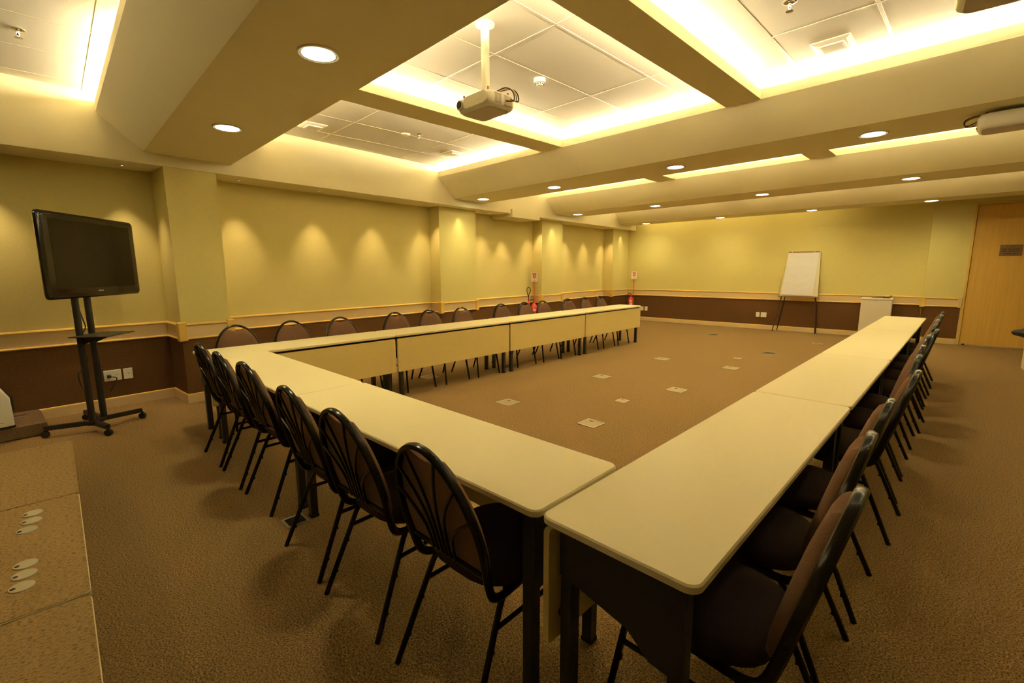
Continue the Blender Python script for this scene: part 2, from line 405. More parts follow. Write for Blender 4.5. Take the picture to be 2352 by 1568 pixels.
# bays between the beams: (lip y near, lip y far, core near, core far)
BAYS = [(ext0[1], ext[0][0], ext0[2] + ext0[3], ext[0][2] - ext[0][3]),
        (ext[0][1], ext[1][0], ext[0][2] + ext[0][3], ext[1][2] - ext[1][3]),
        (ext[1][1], ext[2][0], ext[1][2] + ext[1][3], ext[2][2] - ext[2][3]),
        (ext[2][1], B4[0] - 0.33, ext[2][2] + ext[2][3], B4[1] - 0.30),
        (B4[1], 13.9, B4[1], 13.9)]
RIBS = [(-4.205, -3.872), (-1.887, -1.581), (0.42, 0.73), (2.72, 3.03)]
CELLX = [(X0, -4.04), (-4.04, -1.734), (-1.734, 0.575), (0.575, 2.875), (2.875, X1)]
GRIDX = [-4.63, -2.263, -1.289, 1.05, 3.3]
GRIDY = [0.40, 2.67, 6.05, 9.10, 12.9]
tile_mesh = {}
def tile(x0, x1, y0, y1):
    g = 0.005
    w, h = round(x1 - x0 - 2 * g, 4), round(y1 - y0 - 2 * g, 4)
    if w < 0.02 or h < 0.02: return
    if (w, h) in tile_mesh:
        o = tile_mesh[(w, h)].copy(); COL.objects.link(o)
    else:
        o = MB().rings([[(sx * w / 2, sy * h / 2, 0.03) for sx, sy in ((-1, -1), (1, -1), (1, 1), (-1, 1))],
                        [(sx * w / 2, sy * h / 2, 0.004) for sx, sy in ((-1, -1), (1, -1), (1, 1), (-1, 1))],
                        [(sx * (w / 2 - 0.006), sy * (h / 2 - 0.006), 0.0) for sx, sy in ((-1, -1), (1, -1), (1, 1), (-1, 1))]]).build('ceiling_tile', 'tile', ceil)
        tile_mesh[(w, h)] = o
    o.location = ((x0 + x1) / 2, (y0 + y1) / 2, Z_TILE)
for bi, (yl0, yl1, yc0, yc1) in enumerate(BAYS):
    ys = [yc0]
    k = math.ceil((yc0 - GRIDY[bi]) / 1.272 + 1e-6)
    while GRIDY[bi] + k * 1.272 < yc1 - 0.02:
        if GRIDY[bi] + k * 1.272 > yc0 + 0.02: ys.append(GRIDY[bi] + k * 1.272)
        k += 1
    ys.append(yc1)
    for (cx0, cx1), gx in zip(CELLX, GRIDX):
        xs = [cx0]
        k = math.ceil((cx0 - gx) / 0.630)
        while gx + k * 0.630 < cx1 - 0.02:
            if gx + k * 0.630 > cx0 + 0.02: xs.append(gx + k * 0.630)
            k += 1
        xs.append(cx1)
        for i in range(len(xs) - 1):
            for j in range(len(ys) - 1):
                if ys[j + 1] < -3.2 or ys[j] > 13.3: continue
                tile(xs[i], xs[i + 1], ys[j], ys[j + 1])
        for x in xs[1:-1]:
            MB().extrude_y([(x - 0.012, Z_TILE + 0.001), (x - 0.010, Z_TILE - 0.002), (x + 0.010, Z_TILE - 0.002), (x + 0.012, Z_TILE + 0.001)], max(yc0, -3.9), min(yc1, 13.6)).build('tee_bar', 'tee', ceil)
        for y in ys[1:-1]:
            if y < -3.2: continue
            MB().extrude_x([(y - 0.012, Z_TILE + 0.001), (y - 0.010, Z_TILE - 0.0025), (y + 0.010, Z_TILE - 0.0025), (y + 0.012, Z_TILE + 0.001)], cx0, cx1).build('tee_bar', 'tee', ceil)
# ribs between the beams: shallow troughs
for bi in range(1, 4):
    yl0, yl1 = BAYS[bi][0], BAYS[bi][1]
    for x0, x1 in RIBS:
        mb = MB()
        prof = [(x0, Z_UP), (x1, Z_UP), (x1, Z_LIP), (x1 - 0.015, Z_LIP), (x1 - 0.015, Z_UP + 0.02), (x0 + 0.015, Z_UP + 0.02), (x0 + 0.015, Z_LIP), (x0, Z_LIP)]
        mb.extrude_y(prof, yl0 - 0.02, yl1 + 0.02)
        mb.build('ceiling_rib', 'plaster', ceil)
# cove tubes: along the beam ledges and in the rib troughs
def fl_tube(p0, p1, m='tube'):
    mb = MB(); mb.tube([p0, p1], 0.014, 8); mb.build('fluorescent_tube', m, ceil)
edges = [(ext0[1], -1), (ext[0][0], 1), (ext[0][1], -1), (ext[1][0], 1), (ext[1][1], -1), (ext[2][0], 1), (ext[2][1], -1), (B4[0] - 0.33, 1)]
XC = [(-6.15, -4.25), (-3.83, -1.93), (-1.54, 0.38), (0.77, 2.68)]
for y, s in edges:
    for x0, x1 in (XC[:2] if y < 1 else XC[:3]):
        sh = -0.0889 * (y - 1.0) if x0 < -6 else 0
        fl_tube((x0 + min(sh, 0), y + s * 0.13, Z_LIP + 0.009), (x1, y + s * 0.13, Z_LIP + 0.009), 'tube_fill' if (y == ext[0][1] and x0 < -6) else 'tube')  # leftmost tube behind the nearest beam is added fill to brighten the tiles
for bi in (1, 2, 3):
    for x0, x1 in RIBS[:3]:
        fl_tube(((x0 + x1) / 2, BAYS[bi][0] + 0.25, Z_LIP + 0.009), ((x0 + x1) / 2, BAYS[bi][1] - 0.25, Z_LIP + 0.009))
# wall-wash tube behind the last beam
for x0, x1 in ((-6.9, -5.3), (-5.2, -3.7), (-3.6, -2.3)):
    fl_tube((x0, B4[1] + 0.06, 2.80), (x1, B4[1] + 0.06, 2.80), 'tube_dim')
# bulkhead along the left wall
bk = MB()
bk.box(A_WALL - 0.05, A_BULK, B_NEAR - 0.1, B_BACK - 0.02, Z_SOFF, 3.32)
b_o = bk.build('bulkhead', 'plaster', ceil); b_o.rotation_euler = (0, 0, TW)
bk = MB(); bk.box(A_WALL + 0.01, A_BULK + 0.05, 7.10, 7.99, 2.495, 2.646)
b_o = bk.build('bulkhead_box', 'plaster', ceil); b_o.rotation_euler = (0, 0, TW)

# ------------------------------------------------------------------ light fittings
def downlight(x, y, label, grp):
    t = thing('downlight', label, 'downlight', (x, y, Z_BEAM), 0, grp)
    if DL:
        for ch in DL[0].children: 
            c = ch.copy(); COL.objects.link(c); c.parent = t
        return
    MB().lathe([(0.098, 0.0), (0.112, -0.001), (0.112, -0.005), (0.105, -0.009), (0.098, -0.006)], n=28).build('trim_ring', 'white', t, True)
    MB().lathe([(0.099, -0.001), (0.098, -0.005), (0.07, -0.008), (0.02, -0.010)], n=28).build('diffuser', 'downlens', t, True)
    l = bpy.data.lights.new('downlight_lamp', 'SPOT')
    l.energy = DOWN_W; l.color = DOWN_COL; l.spot_size = math.radians(150); l.spot_blend = 0.9; l.shadow_soft_size = 0.11
    lo = bpy.data.objects.new('lamp', l); COL.objects.link(lo); lo.parent = t; lo.location = (0, 0, -0.03)
    DL.append(t)
DL = []
BN = ['nearest beam', 'second beam from the camera', 'third beam from the camera', 'last beam before the back wall']
for bi, (y, xs) in enumerate(((1.20, (-4.647, -2.75)), (5.43, (-6.20, -4.606, -2.723, -0.843)), (8.43, (-6.464, -4.602, -2.70, -0.838)), (11.47, (-6.504, -4.566, -2.683, -0.818)))):
    for k, x in enumerate(xs):
        downlight(x, y, 'round glowing downlight in the %s, %s from the left wall' % (BN[bi], ORD[k]), 'downlights in the ceiling beams')
def spot(a, b, label, SP):
    x, y = rot2(TW, a, b)
    t = thing('recessed_spotlight', label, 'spotlight', (x, y, Z_SOFF), TW, 'wall washers in the soffit')
    if SP:
        for ch in SP[0].children:
            c = ch.copy(); COL.objects.link(c); c.parent = t
        return
    MB().lathe([(0.028, 0.0), (0.045, -0.001), (0.045, -0.004), (0.038, -0.008), (0.028, -0.005)], n=20).build('trim_ring', 'white', t, True)
    MB().lathe([(0.029, -0.001), (0.027, -0.004), (0.01, -0.005)], n=20).build('lamp_face', 'spotlens', t, True)
    l = bpy.data.lights.new('spot_lamp', 'SPOT')
    l.energy = SPOT_W * (0.28 if SP is SPP else 1.0); l.color = SPOT_COL; l.spot_size = math.radians(64); l.spot_blend = 0.9; l.shadow_soft_size = 0.02
    lo = bpy.data.objects.new('lamp', l); COL.objects.link(lo); lo.parent = t; lo.location = (0, 0, -0.012)
    SP.append(t)
SP, SPP = [], []
SPOTS = [0.22, 1.21, 2.32, 3.33, 4.29, 5.26, 5.92, 6.78, 7.40, 8.28, 8.82, 9.74, 10.63, 11.52, 12.15]
for k, b in enumerate(SPOTS):
    onp = any(b0 < b < b1 for _, b0, b1 in PIL[1:])
    low = 7.10 < b < 7.99
    spot(A_BULK - (0.14 if onp else 0.26), b, 'small recessed spotlight in the left soffit, %s from the near end' % ORD[k], SPP if onp else SP)
for o in [o for o in COL.objects if o.name.startswith('recessed_spotlight')]:
    if abs(rot2(-TW, o.location.x, o.location.y)[1] - 7.40) < 0.01: o.location.z = 2.495

# ------------------------------------------------------------------ tables
T_H = 0.75
def table(L, D, label, loc, rotz, group):
    t = thing('conference_table', label, 'table', loc, rotz, group)
    x0, x1, y0, y1 = -L / 2, L / 2, -D / 2, D / 2
    top = MB()
    o0, o1 = rrect(x0, x1, y0, y1, 0.035), rrect(x0 + 0.005, x1 - 0.005, y0 + 0.005, y1 - 0.005, 0.031)
    top.rings([[(x, y, T_H - 0.0265) for x, y in o1], [(x, y, T_H - 0.022) for x, y in o0], [(x, y, T_H - 0.005) for x, y in o0], [(x, y, T_H) for x, y in o1]])
    top.build('tabletop', 'laminate', t, True)
    for sx in (-1, 1):
        ex = sx * (L / 2 - 0.075)
        for sy in (-1, 1):
            ly = sy * (D / 2 - 0.065)
            mb = MB(); mb.cbox(ex - 0.022, ex + 0.022, ly - 0.022, ly + 0.022, 0.006, T_H - 0.04, 0.003)
            lg = mb.build('leg', 'black', t)
            MB().cbox(ex - 0.024, ex + 0.024, ly - 0.024, ly + 0.024, 0.0, 0.02, 0.003).build('foot_cap', 'rubber', lg)
        # end gusset plate with a sloping lower edge
        yy0, yy1 = -(D / 2 - 0.045), D / 2 - 0.045
        prof = [(yy0, T_H - 0.05), (yy1, T_H - 0.05), (yy1, T_H - 0.20), (yy1 - 0.06, T_H - 0.21), (yy0 + 0.16, T_H - 0.25), (yy0 + 0.09, T_H - 0.31), (yy0, T_H - 0.32)]
        mb = MB(); mb.extrude_x(prof, ex - 0.004 + sx * 0.024, ex + 0.004 + sx * 0.024); mb.build('end_plate', 'black', t)
    for sy in (-1, 1):
        ly = sy * (D / 2 - 0.10)
        mb = MB(); mb.box(-L / 2 + 0.06, L / 2 - 0.06, ly - 0.014, ly + 0.014, T_H - 0.065, T_H - 0.027); mb.build('under_rail', 'black', t)
    mb = MB()
    pr = rrect(x0 + 0.012, x1 - 0.012, 0.315, T_H - 0.048, 0.012, 3)
    py = D / 2 - 0.030
    mb.rings([[(x, py, z) for x, z in pr], [(x, py + 0.022, z) for x, z in pr]])
    mb.build('modesty_panel', 'panel', t)
    for sx in (-1, 1):
        mb = MB(); mb.tube([(sx * (L / 2 - 0.075), py - 0.018, 0.40), (sx * (L / 2 - 0.075), py, 0.40)], 0.016, 10); mb.build('panel_bolt', 'black', t)
    return t
TT, TR = 0.0314, 0.018
LS = [0.997, 2.865, 4.738, 6.620, 8.573]
XL0, XL1 = -5.035, -4.545
names_l = ['in the near corner', 'second from the near corner', 'third from the near corner', 'at the far end']
for k in range(4):
    L = LS[k + 1] - LS[k] - 0.006
    x, y = rot2(TT, (XL0 + XL1) / 2, (LS[k] + LS[k + 1]) / 2)
    table(L, XL1 - XL0, 'cream laminate table with front panel, left row, %s' % names_l[k], (x, y, 0), TT - math.pi / 2, 'tables along the left wall')
NS = [-4.541, -2.765, -0.848]
for k in range(2):
    L = NS[k + 1] - NS[k] - 0.006
    x, y = rot2(TT, (NS[k] + NS[k + 1]) / 2, 0.997 + 0.2425)
    table(L, 0.485, 'cream laminate table, near cross row, %s' % ('beside the left row' if k == 0 else 'beside the right row'), (x, y, 0), TT, 'tables across the near end')
RS = [0.984, 2.970, 4.74, 7.08, 9.14]
XR0, XR1 = -0.853, -0.369
names_r = ['nearest the camera', 'second from the camera', 'third from the camera', 'at the far end']
for k in range(4):
    L = RS[k + 1] - RS[k] - 0.006
    x, y = rot2(TR, (XR0 + XR1) / 2, (RS[k] + RS[k + 1]) / 2)
    table(L, XR1 - XR0, 'cream laminate table, right row, %s' % names_r[k], (x, y, 0), TR + math.pi / 2, 'tables of the right row')

# ------------------------------------------------------------------ chairs
def back_y(z): return -0.205 - (z - 0.42) * 0.25
HZ, HH, HWID = 0.60, 0.328, 0.212
def make_chair():
    t = thing('banquet_chair', '', 'chair')
    # seat
    def so(s, z):
        pts = []
        for k in range(28):
            a = 2 * math.pi * k / 28
            c, sn = math.cos(a), math.sin(a)
            n = 3.2 if sn < 0 else 2.6
            x = 0.215 * math.copysign(abs(c) ** (2 / n), c)
            y = 0.02 + 0.222 * math.copysign(abs(sn) ** (2 / n), sn)
            pts.append((x * s, 0.02 + (y - 0.02) * s, z))
        return pts
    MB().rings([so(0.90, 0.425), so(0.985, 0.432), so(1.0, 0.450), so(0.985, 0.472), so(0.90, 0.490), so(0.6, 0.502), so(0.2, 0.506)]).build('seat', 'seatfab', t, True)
    # hoop
    pts = []
    lower = [(0.17, 0.06, 0.408), (0.178, -0.06, 0.402), (0.186, -0.15, 0.404), (0.193, -0.198, 0.43), (0.200, back_y(0.50), 0.50)]
    arch = [(HWID * math.cos(a), back_y(HZ + HH * math.sin(a)), HZ + HH * math.sin(a)) for a in [math.pi * k / 14 for k in range(15)]]
    left = [(-x, y, z) for x, y, z in lower[::-1]]
    mb = MB(); mb.tube(spline(lower + arch + left, 3), 0.0115, 8, ry=0.0165); mb.build('back_frame', 'frame', t, True)
    # pad with hand-hold notch
    def ell(x, ins=0.008):
        w = HWID - ins
        return HZ + (HH - ins) * math.sqrt(max(0, 1 - (x / w) ** 2))
    out = []
    w = HWID - 0.008
    zb = 0.515
    for k in range(9): out.append((-w * 0.94 + 2 * w * 0.94 * k / 8, zb))
    for z in (0.54, 0.57): out.append((w * (0.955 + (z - 0.54)), z))
    for a in [math.pi * k / 24 for k in range(25)]:
        x = w * math.cos(a); z = HZ + (HH - 0.008) * math.sin(a)
        if abs(x) < 0.074:
            z = ell(0.074) + 0.002 - 0.024 * (1 - (x / 0.074) ** 2)
        out.append((x, z))
    for z in (0.57, 0.54): out.append((-w * (0.955 + (z - 0.54)), z))
    cz = 0.69
    def layer(s, off):
        return [(x * s, back_y(cz + (z - cz) * s) + off, cz + (z - cz) * s) for x, z in out]
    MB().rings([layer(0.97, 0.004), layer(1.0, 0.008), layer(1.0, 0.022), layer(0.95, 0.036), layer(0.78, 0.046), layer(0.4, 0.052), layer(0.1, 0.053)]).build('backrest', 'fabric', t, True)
    mb = MB(); mb.tube([(-0.203, back_y(0.515), 0.515), (0.203, back_y(0.515), 0.515)], 0.010, 6); mb.build('cross_bar', 'frame', t, True)
    for s in (-1, 1):
        for xs, xe in ((0.012, 0.080), (0.035, 0.152), (0.060, 0.196)):
            ze = ell(xe, 0.0) - 0.006
            if xe > 0.19: ze = 0.725
            pp = []
            for q, fx in ((0, 0), (0.25, 0.02), (0.5, 0.14), (0.75, 0.48), (1.0, 1.0)):
                z = 0.517 + (ze - 0.517) * q
                pp.append((s * (xs + (xe - xs) * fx), back_y(z) - 0.010, z))
            mb = MB(); mb.tube(spline(pp, 4), 0.0058, 6); mb.build('back_rod', 'frame', t, True)
    for s in (-1, 1):
        fl = [(s * 0.172, 0.02, 0.412), (s * 0.174, 0.13, 0.412), (s * 0.178, 0.175, 0.402), (s * 0.182, 0.200, 0.372), (s * 0.205, 0.262, 0.0)]
        rl = [(s * 0.172, -0.05, 0.412), (s * 0.176, -0.10, 0.408), (s * 0.181, -0.138, 0.392), (s * 0.185, -0.158, 0.36), (s * 0.214, -0.315, 0.0)]
        for path, sg in ((fl, 1), (rl, -1)):
            mb = MB(); mb.tube(path, 0.0115, 8)
            p, q = Vector(path[3]), Vector(path[4])
            for u in (0.35, 0.72):
                c = p.lerp(q, u)
                mb.box(c.x - 0.006, c.x + 0.006, c.y + 0.006 * -sg - 0.008, c.y + 0.006 * -sg + 0.008, c.z - 0.010, c.z + 0.010)
            mb.build('leg', 'frame', t, True)
        mb = MB(); mb.tube([(s * 0.190, -0.185, 0.300), (s * 0.187, 0.212, 0.300)], 0.009, 6); mb.build('stretcher', 'frame', t, True)
    mb = MB(); mb.tube([(-0.172, 0.10, 0.414), (0.172, 0.10, 0.414)], 0.010, 6); mb.build('seat_rail', 'frame', t, True)
    mb = MB(); mb.tube([(-0.178, -0.10, 0.410), (0.178, -0.10, 0.410)], 0.010, 6); mb.build('seat_rail', 'frame', t, True)
    return t
proto = make_chair()
proto_kids = list(proto.children)
used = [False]
def place_chair(x, y, rz, label, group):
    if not used[0]:
        r = proto; used[0] = True
    else:
        r = proto.copy(); COL.objects.link(r)
        for ch in proto_kids:
            c = ch.copy(); COL.objects.link(c); c.parent = r
    r.location = (x, y, 0); r.rotation_euler = (0, 0, rz)
    r['label'] = label; r['group'] = group
    return r
NEAR = [(-1.178, 1.135, 0.00), (-1.755, 1.125, 0.03), (-2.27, 1.135, -0.02), (-3.092, 1.19, 0.02), (-3.60, 1.185, -0.03), (-4.13, 1.195, 0.0)]
for k, (x, y, r) in enumerate(NEAR):
    wx, wy = rot2(TT, x, y)
    place_chair(wx, wy, TT + r, 'brown padded banquet chair at the near cross row, %s from the camera' % ORD[k], 'chairs of the near cross row')
RIGHT = [(1.38, 0.04, 0.0), (1.90, 0.0, 0.03), (2.47, 0.0, 0.0), (3.29, 0.04, -0.02), (3.88, 0.01, 0.02), (4.40, 0.0, 0.0), (5.10, 0.0, 0.02), (5.66, 0.03, -0.02), (6.20, 0.0, 0.0), (6.75, 0.0, 0.02), (7.40, 0.01, 0.0), (7.95, 0.0, 0.0)]
for k, (y, dx, r) in enumerate(RIGHT):
    wx, wy = rot2(TR, -0.505 + dx, y)
    place_chair(wx, wy, TR + math.pi / 2 + r, 'brown padded banquet chair along the right row, %s from the camera' % ORD[k], 'chairs of the right row')
LEFT = [1.43, 1.99, 2.535, 3.30, 3.85, 4.41, 5.27, 5.83, 6.28, 7.05, 7.60, 8.10]
for k, y in enumerate(LEFT):
    wx, wy = rot2(TT, -4.93 + 0.02 * ((k * 7) % 3 - 1), y)
    place_chair(wx, wy, TT - math.pi / 2 + 0.03 * ((k * 5) % 3 - 1), 'brown padded banquet chair behind the left row, %s from the near corner' % ORD[k], 'chairs of the left row')

# ------------------------------------------------------------------ television on its stand
E1, E2 = Vector((-0.812, 0.583, 0)), Vector((0.583, 0.812, 0))      # screen width direction, screen normal
tv_rot = math.atan2(E1.y, E1.x)                                     # local +X = E1 (screen's right), local -Y = normal
pc = Vector((-5.755, 0.165, 0))
st = thing('tv_stand', 'black wheeled metal stand with two poles carrying the television', 'stand', pc, tv_rot)
def stl(p):     # world -> stand local
    v = Vector((p[0], p[1], 0)) - pc
    return (v.dot(E1), v.dot(Vector((-E1.y, E1.x, 0))), p[2] if len(p) > 2 else 0)
POLE = [0.075, -0.075]
for px in POLE:
    mb = MB(); mb.tube([(px, 0.0, 0.075), (px, 0.0, 1.80)], 0.026, 14); mb.build('pole', 'black', st, True)
CAST = [stl(p) for p in ((-5.79, -0.20), (-5.45, 0.21), (-5.87, 0.50), (-6.21, 0.09))]
hub = [(-0.06, 0, 0.085), (-0.06, 0, 0.085), (0.06, 0, 0.085), (0.06, 0, 0.085)]
for c, h in zip(CAST, hub):
    mb = MB(); mb.tube([h, (c[0], c[1], 0.085)], 0.019, sq=True); lg = mb.build('base_leg', 'black', st)
    mb = MB()
    mb.tube([(c[0] - 0.014, c[1], 0.030), (c[0] + 0.014, c[1], 0.030)], 0.030, 14)
    mb.tube([(c[0], c[1], 0.045), (c[0], c[1], 0.07)], 0.013, 8)
    mb.build('caster', 'rubber', lg, True)
mb = MB(); mb.cbox(-0.11, 0.11, -0.03, 0.03, 0.066, 0.104, 0.004); mb.build('base_hub', 'black', st)
s_z = 0.90
ax = [stl(p) for p in ((-5.84, 0.06), (-5.66, 0.30), (-5.98, 0.55), (-6.20, 0.34))]
x0, x1 = min(p[0] for p in ax), max(p[0] for p in ax); y0, y1 = min(p[1] for p in ax), max(p[1] for p in ax)
mb = MB(); mb.cbox(-0.20, 0.20, -0.29, 0.01, s_z, s_z + 0.008, 0.002); sh = mb.build('shelf', 'black', st)
for px in POLE:
    mb = MB(); mb.extrude_x([(-0.02, s_z - 0.08), (-0.02, s_z), (-0.20, s_z)], px - 0.003, px + 0.003); mb.build('shelf_bracket', 'black', sh)
mb = MB(); mb.box(-0.14, 0.14, -0.037, -0.0262, 1.40, 1.78); mb.build('mount_plate', 'black', st)
mb = MB()
mb.tube(spline([(0.02, 0.02, 1.30), (0.0, 0.03, 1.18), (0.03, 0.03, 1.05), (0.05, 0.03, 0.97), (0.0, 0.03, 0.91), (-0.06, 0.03, 0.80), (0.02, 0.03, 0.68), (-0.03, 0.03, 0.60), (-0.09, 0.05, 0.55), (-0.07, 0.05, 0.42)], 4), 0.005, 6)
mb.build('power_cable', 'cable', st, True)
tv_c = Vector((-5.782, 0.30, 0))
tv = thing('television', 'large black flat screen television on the wheeled stand', 'television', (tv_c.x, tv_c.y, 1.25), tv_rot)
W2, H = 0.583, 0.72
def tvshape(ins, yv, bow=0.0):
    pts = []
    r = 0.03
    base = rrect(-W2 + ins, W2 - ins, ins, H - ins, r, 4)
    for x, z in base:
        if bow: z += -bow * (1 - (x / W2) ** 2) if z < 0.2 else 0
        pts.append((x, yv, z))
    return pts
mb = MB(); mb.rings([tvshape(0.10, 0.054), tvshape(0.02, 0.04), tvshape(0.0, 0.02, 0.006), tvshape(0.0, 0.0, 0.006), tvshape(0.012, -0.014, 0.004), tvshape(0.03, -0.018)]).build('casing', 'tvgloss', tv, True)
mb = MB()
pr = rrect(-W2 + 0.085, W2 - 0.085, 0.085, H - 0.06, 0.004, 2)
mb.rings([[(x, -0.0165, z) for x, z in pr], [(x, -0.0195, z) for x, z in pr]]); mb.build('screen', 'screen', tv)
mb = MB()
for k in range(7):
    if k != 3: mb.box(-0.034 + k * 0.0095, -0.0275 + k * 0.0095, -0.0205, -0.018, 0.052, 0.061)
    else: mb.box(-0.034 + k * 0.0095, -0.029 + k * 0.0095, -0.0205, -0.018, 0.052, 0.061)
mb.build('maker_lettering', 'silver', tv)

# wall outlets -------------------------------------------------------
def outlet(name, label, a, b, z, w, h, face, gang=1, group='wall outlets'):
    """face 'a' = on left wall (normal +a), 'b' = on back wall (normal -b); local x along the wall"""
    x, y = rot2(TW, a, b)
    t = thing(name, label, 'outlet', (x, y, z), TW + (math.pi / 2 if face == 'a' else 0), group)
    pr = rrect(-w / 2, w / 2, -h / 2, h / 2, 0.006, 3)
    mb = MB(); mb.rings([[(p, 0.0, q) for p, q in pr], [(p, -0.008, q) for p, q in pr], [(p * 0.96, -0.011, q * 0.96) for p, q in pr]]); mb.build('cover_plate', 'white', t, True)
    for g in range(gang):
        cx = (g - (gang - 1) / 2) * 0.068
        mb = MB()
        for dx, dz in ((0, 0.0), (-0.011, 0.010), (0.011, 0.010)):
            mb.tube([(cx + dx, -0.010, dz), (cx + dx, -0.0125, dz)], 0.0035, 8)
        mb.build('socket_holes', 'engrave', t)
    return t
ob = outlet('wall_outlet', 'wide cream double outlet plate low on left wall, cable plugged in', A_WALL + 0.007, 0.94, 0.352, 0.148, 0.118, 'a', 2)
mb = MB(); mb.cbox(-0.050, -0.018, -0.050, -0.012, -0.016, 0.012, 0.004); mb.build('plug', 'cable', ob)
mb = MB(); mb.tube(spline([(-0.034, -0.045, -0.005), (0.02, -0.075, -0.02), (0.0, -0.07, -0.07), (-0.03, -0.06, -0.13), (-0.04, -0.06, -0.16)], 5), 0.005, 6); mb.build('plug_cable', 'cable', ob, True)
outlet('wall_outlet', 'square cream outlet plate beside the plugged double outlet', A_WALL + 0.007, 1.072, 0.352, 0.082, 0.118, 'a', 1)
outlet('wall_outlet', 'narrow cream outlet plate left of the flip chart legs', -2.735, B_BACK - 0.007, 0.355, 0.082, 0.118, 'b', 1)
outlet('wall_outlet', 'wide cream outlet plate left of the flip chart legs', -2.605, B_BACK - 0.007, 0.355, 0.125, 0.118, 'b', 2)
outlet('wall_outlet', 'wide cream outlet plate by the far end of left table row', -5.80, B_BACK - 0.007, 0.35, 0.125, 0.118, 'b', 2)
outlet('wall_outlet', 'narrow cream outlet plate right of the far left table row', -5.655, B_BACK - 0.007, 0.35, 0.082, 0.118, 'b', 1)

# ------------------------------------------------------------------ flip chart
x, y = rot2(TW, -1.885, 12.37)
fc = thing('flip_chart', 'white paper flip chart easel leaning near the back wall', 'flip chart', (x, y, 0), TW)
lean = 0.16
def fy(z): return (z - 0.2) * lean
mb = MB()
zt, zb_ = 1.865, 0.845
q = [(-0.385, zb_), (0.385, zb_), (0.345, zt), (-0.29, zt)]
mb.rings([[(px, fy(pz) + 0.0, pz) for px, pz in q], [(px, fy(pz) + 0.022, pz) for px, pz in q]]); mb.build('board', 'board', fc)
mb = MB()
q = [(-0.345, zb_ + 0.03), (0.29, zb_ + 0.01), (0.318, zt - 0.03), (-0.288, zt - 0.03)]
rows = []
for dy in (-0.016, -0.008):
    r = []
    for (px, pz) in q: r.append((px, fy(pz) + dy, pz))
    rows.append(r)
mb.rings(rows); mb.build('paper_pad', 'paper', fc)
mb = MB(); mb.rings([[(px, fy(pz) - 0.02 , pz) for px, pz in ((-0.29, zt - 0.028), (0.325, zt - 0.028), (0.327, zt), (-0.288, zt))], [(px, fy(pz) + 0.002, pz) for px, pz in ((-0.29, zt - 0.028), (0.325, zt - 0.028), (0.327, zt), (-0.288, zt))]]); mb.build('paper_clamp', 'wooddark', fc)
for px in (-0.21, 0.23):
    mb = MB(); mb.tube([(px, fy(zt) - 0.022, zt - 0.012), (px, fy(zt) - 0.034, zt - 0.012)], 0.011, 10); mb.build('clamp_knob', 'white', fc)
mb = MB(); mb.box(-0.40, 0.40, fy(zb_) - 0.055, fy(zb_) + 0.022, zb_ - 0.022, zb_ - 0.002); mb.build('marker_tray', 'wooddark', fc)
for s, top, foot in ((-1, (-0.33, fy(0.84), 0.84), (-0.455, 0.0, 0)), (1, (0.34, fy(0.84), 0.84), (0.405, 0.02, 0))):
    mb = MB(); mb.tube([top, foot], 0.011, 8); mb.build('leg', 'engrave', fc)
for s, top, foot in ((-1, (-0.26, fy(0.84) + 0.02, 0.84), (-0.40, 0.23, 0)), (1, (0.35, fy(0.84) + 0.02, 0.84), (0.40, 0.23, 0))):
    mb = MB(); mb.tube([top, foot], 0.010, 8); mb.build('leg', 'black', fc)

# ------------------------------------------------------------------ white cabinet with things on it
x, y = rot2(TW, -0.43, 12.33)
cb = thing('white_cabinet', 'white boxy waist-high cabinet standing against the back wall', 'cabinet', (x, y, 0), TW)
mb = MB(); mb.cbox(-0.255, 0.255, -0.22, 0.22, 0.02, 0.83, 0.006); mb.build('body', 'whitebox', cb)
mb = MB(); mb.cbox(-0.265, 0.265, -0.24, 0.22, 0.832, 0.862, 0.006); mb.build('lid', 'whitebox', cb)
mb = MB(); mb.cbox(-0.25, 0.25, -0.245, -0.221, 0.05, 0.822, 0.005); dd = mb.build('front_door', 'whitebox', cb)
mb = MB(); mb.box(-0.02, 0.035, -0.2465, -0.244, 0.792, 0.798); mb.build('badge', 'greyprint', dd)
for sx in (-1, 1):
    mb = MB(); mb.lathe([(0.02, 0), (0.02, 0.022)], (sx * 0.2, 0.0, 0.0), 10); mb.build('foot', 'rubber', cb)
x, y = rot2(TW, -0.36, 12.29)
bn = thing('cable_bundle', 'dark brown cable bundle lying on the white cabinet', 'cables', (x, y, 0.862), TW)
mb = MB()
mb.tube(spline([(-0.16, 0.0, 0.010), (-0.08, -0.03, 0.012), (0.0, 0.02, 0.010), (0.08, -0.01, 0.018), (0.13, 0.0, 0.03), (0.16, 0.01, 0.055)], 5), 0.014, 8)
mb.tube(spline([(-0.14, 0.03, 0.010), (-0.05, 0.05, 0.022), (0.02, 0.0, 0.026), (0.10, 0.03, 0.012), (0.14, -0.02, 0.014)], 5), 0.014, 8)
mb.build('cable_coil', 'wooddark', bn, True)
mb = MB(); mb.cbox(0.02, 0.12, -0.045, -0.005, 0.0, 0.022, 0.005); mb.build('plug_head', 'engrave', bn)
mb = MB(); mb.cbox(-0.17, 0.16, -0.09, 0.07, 0.0, 0.002, 0.0005)
x, y = rot2(TW, -0.40, 12.24)
ps = mb.build('paper_sheet', 'paper'); ps.location = (x, y, 0.862); ps.rotation_euler = (0, 0, TW + 0.1)
tag(ps, 'pale sheet lying under the cables on the white cabinet', 'paper')
bn.location.z = 0.8645

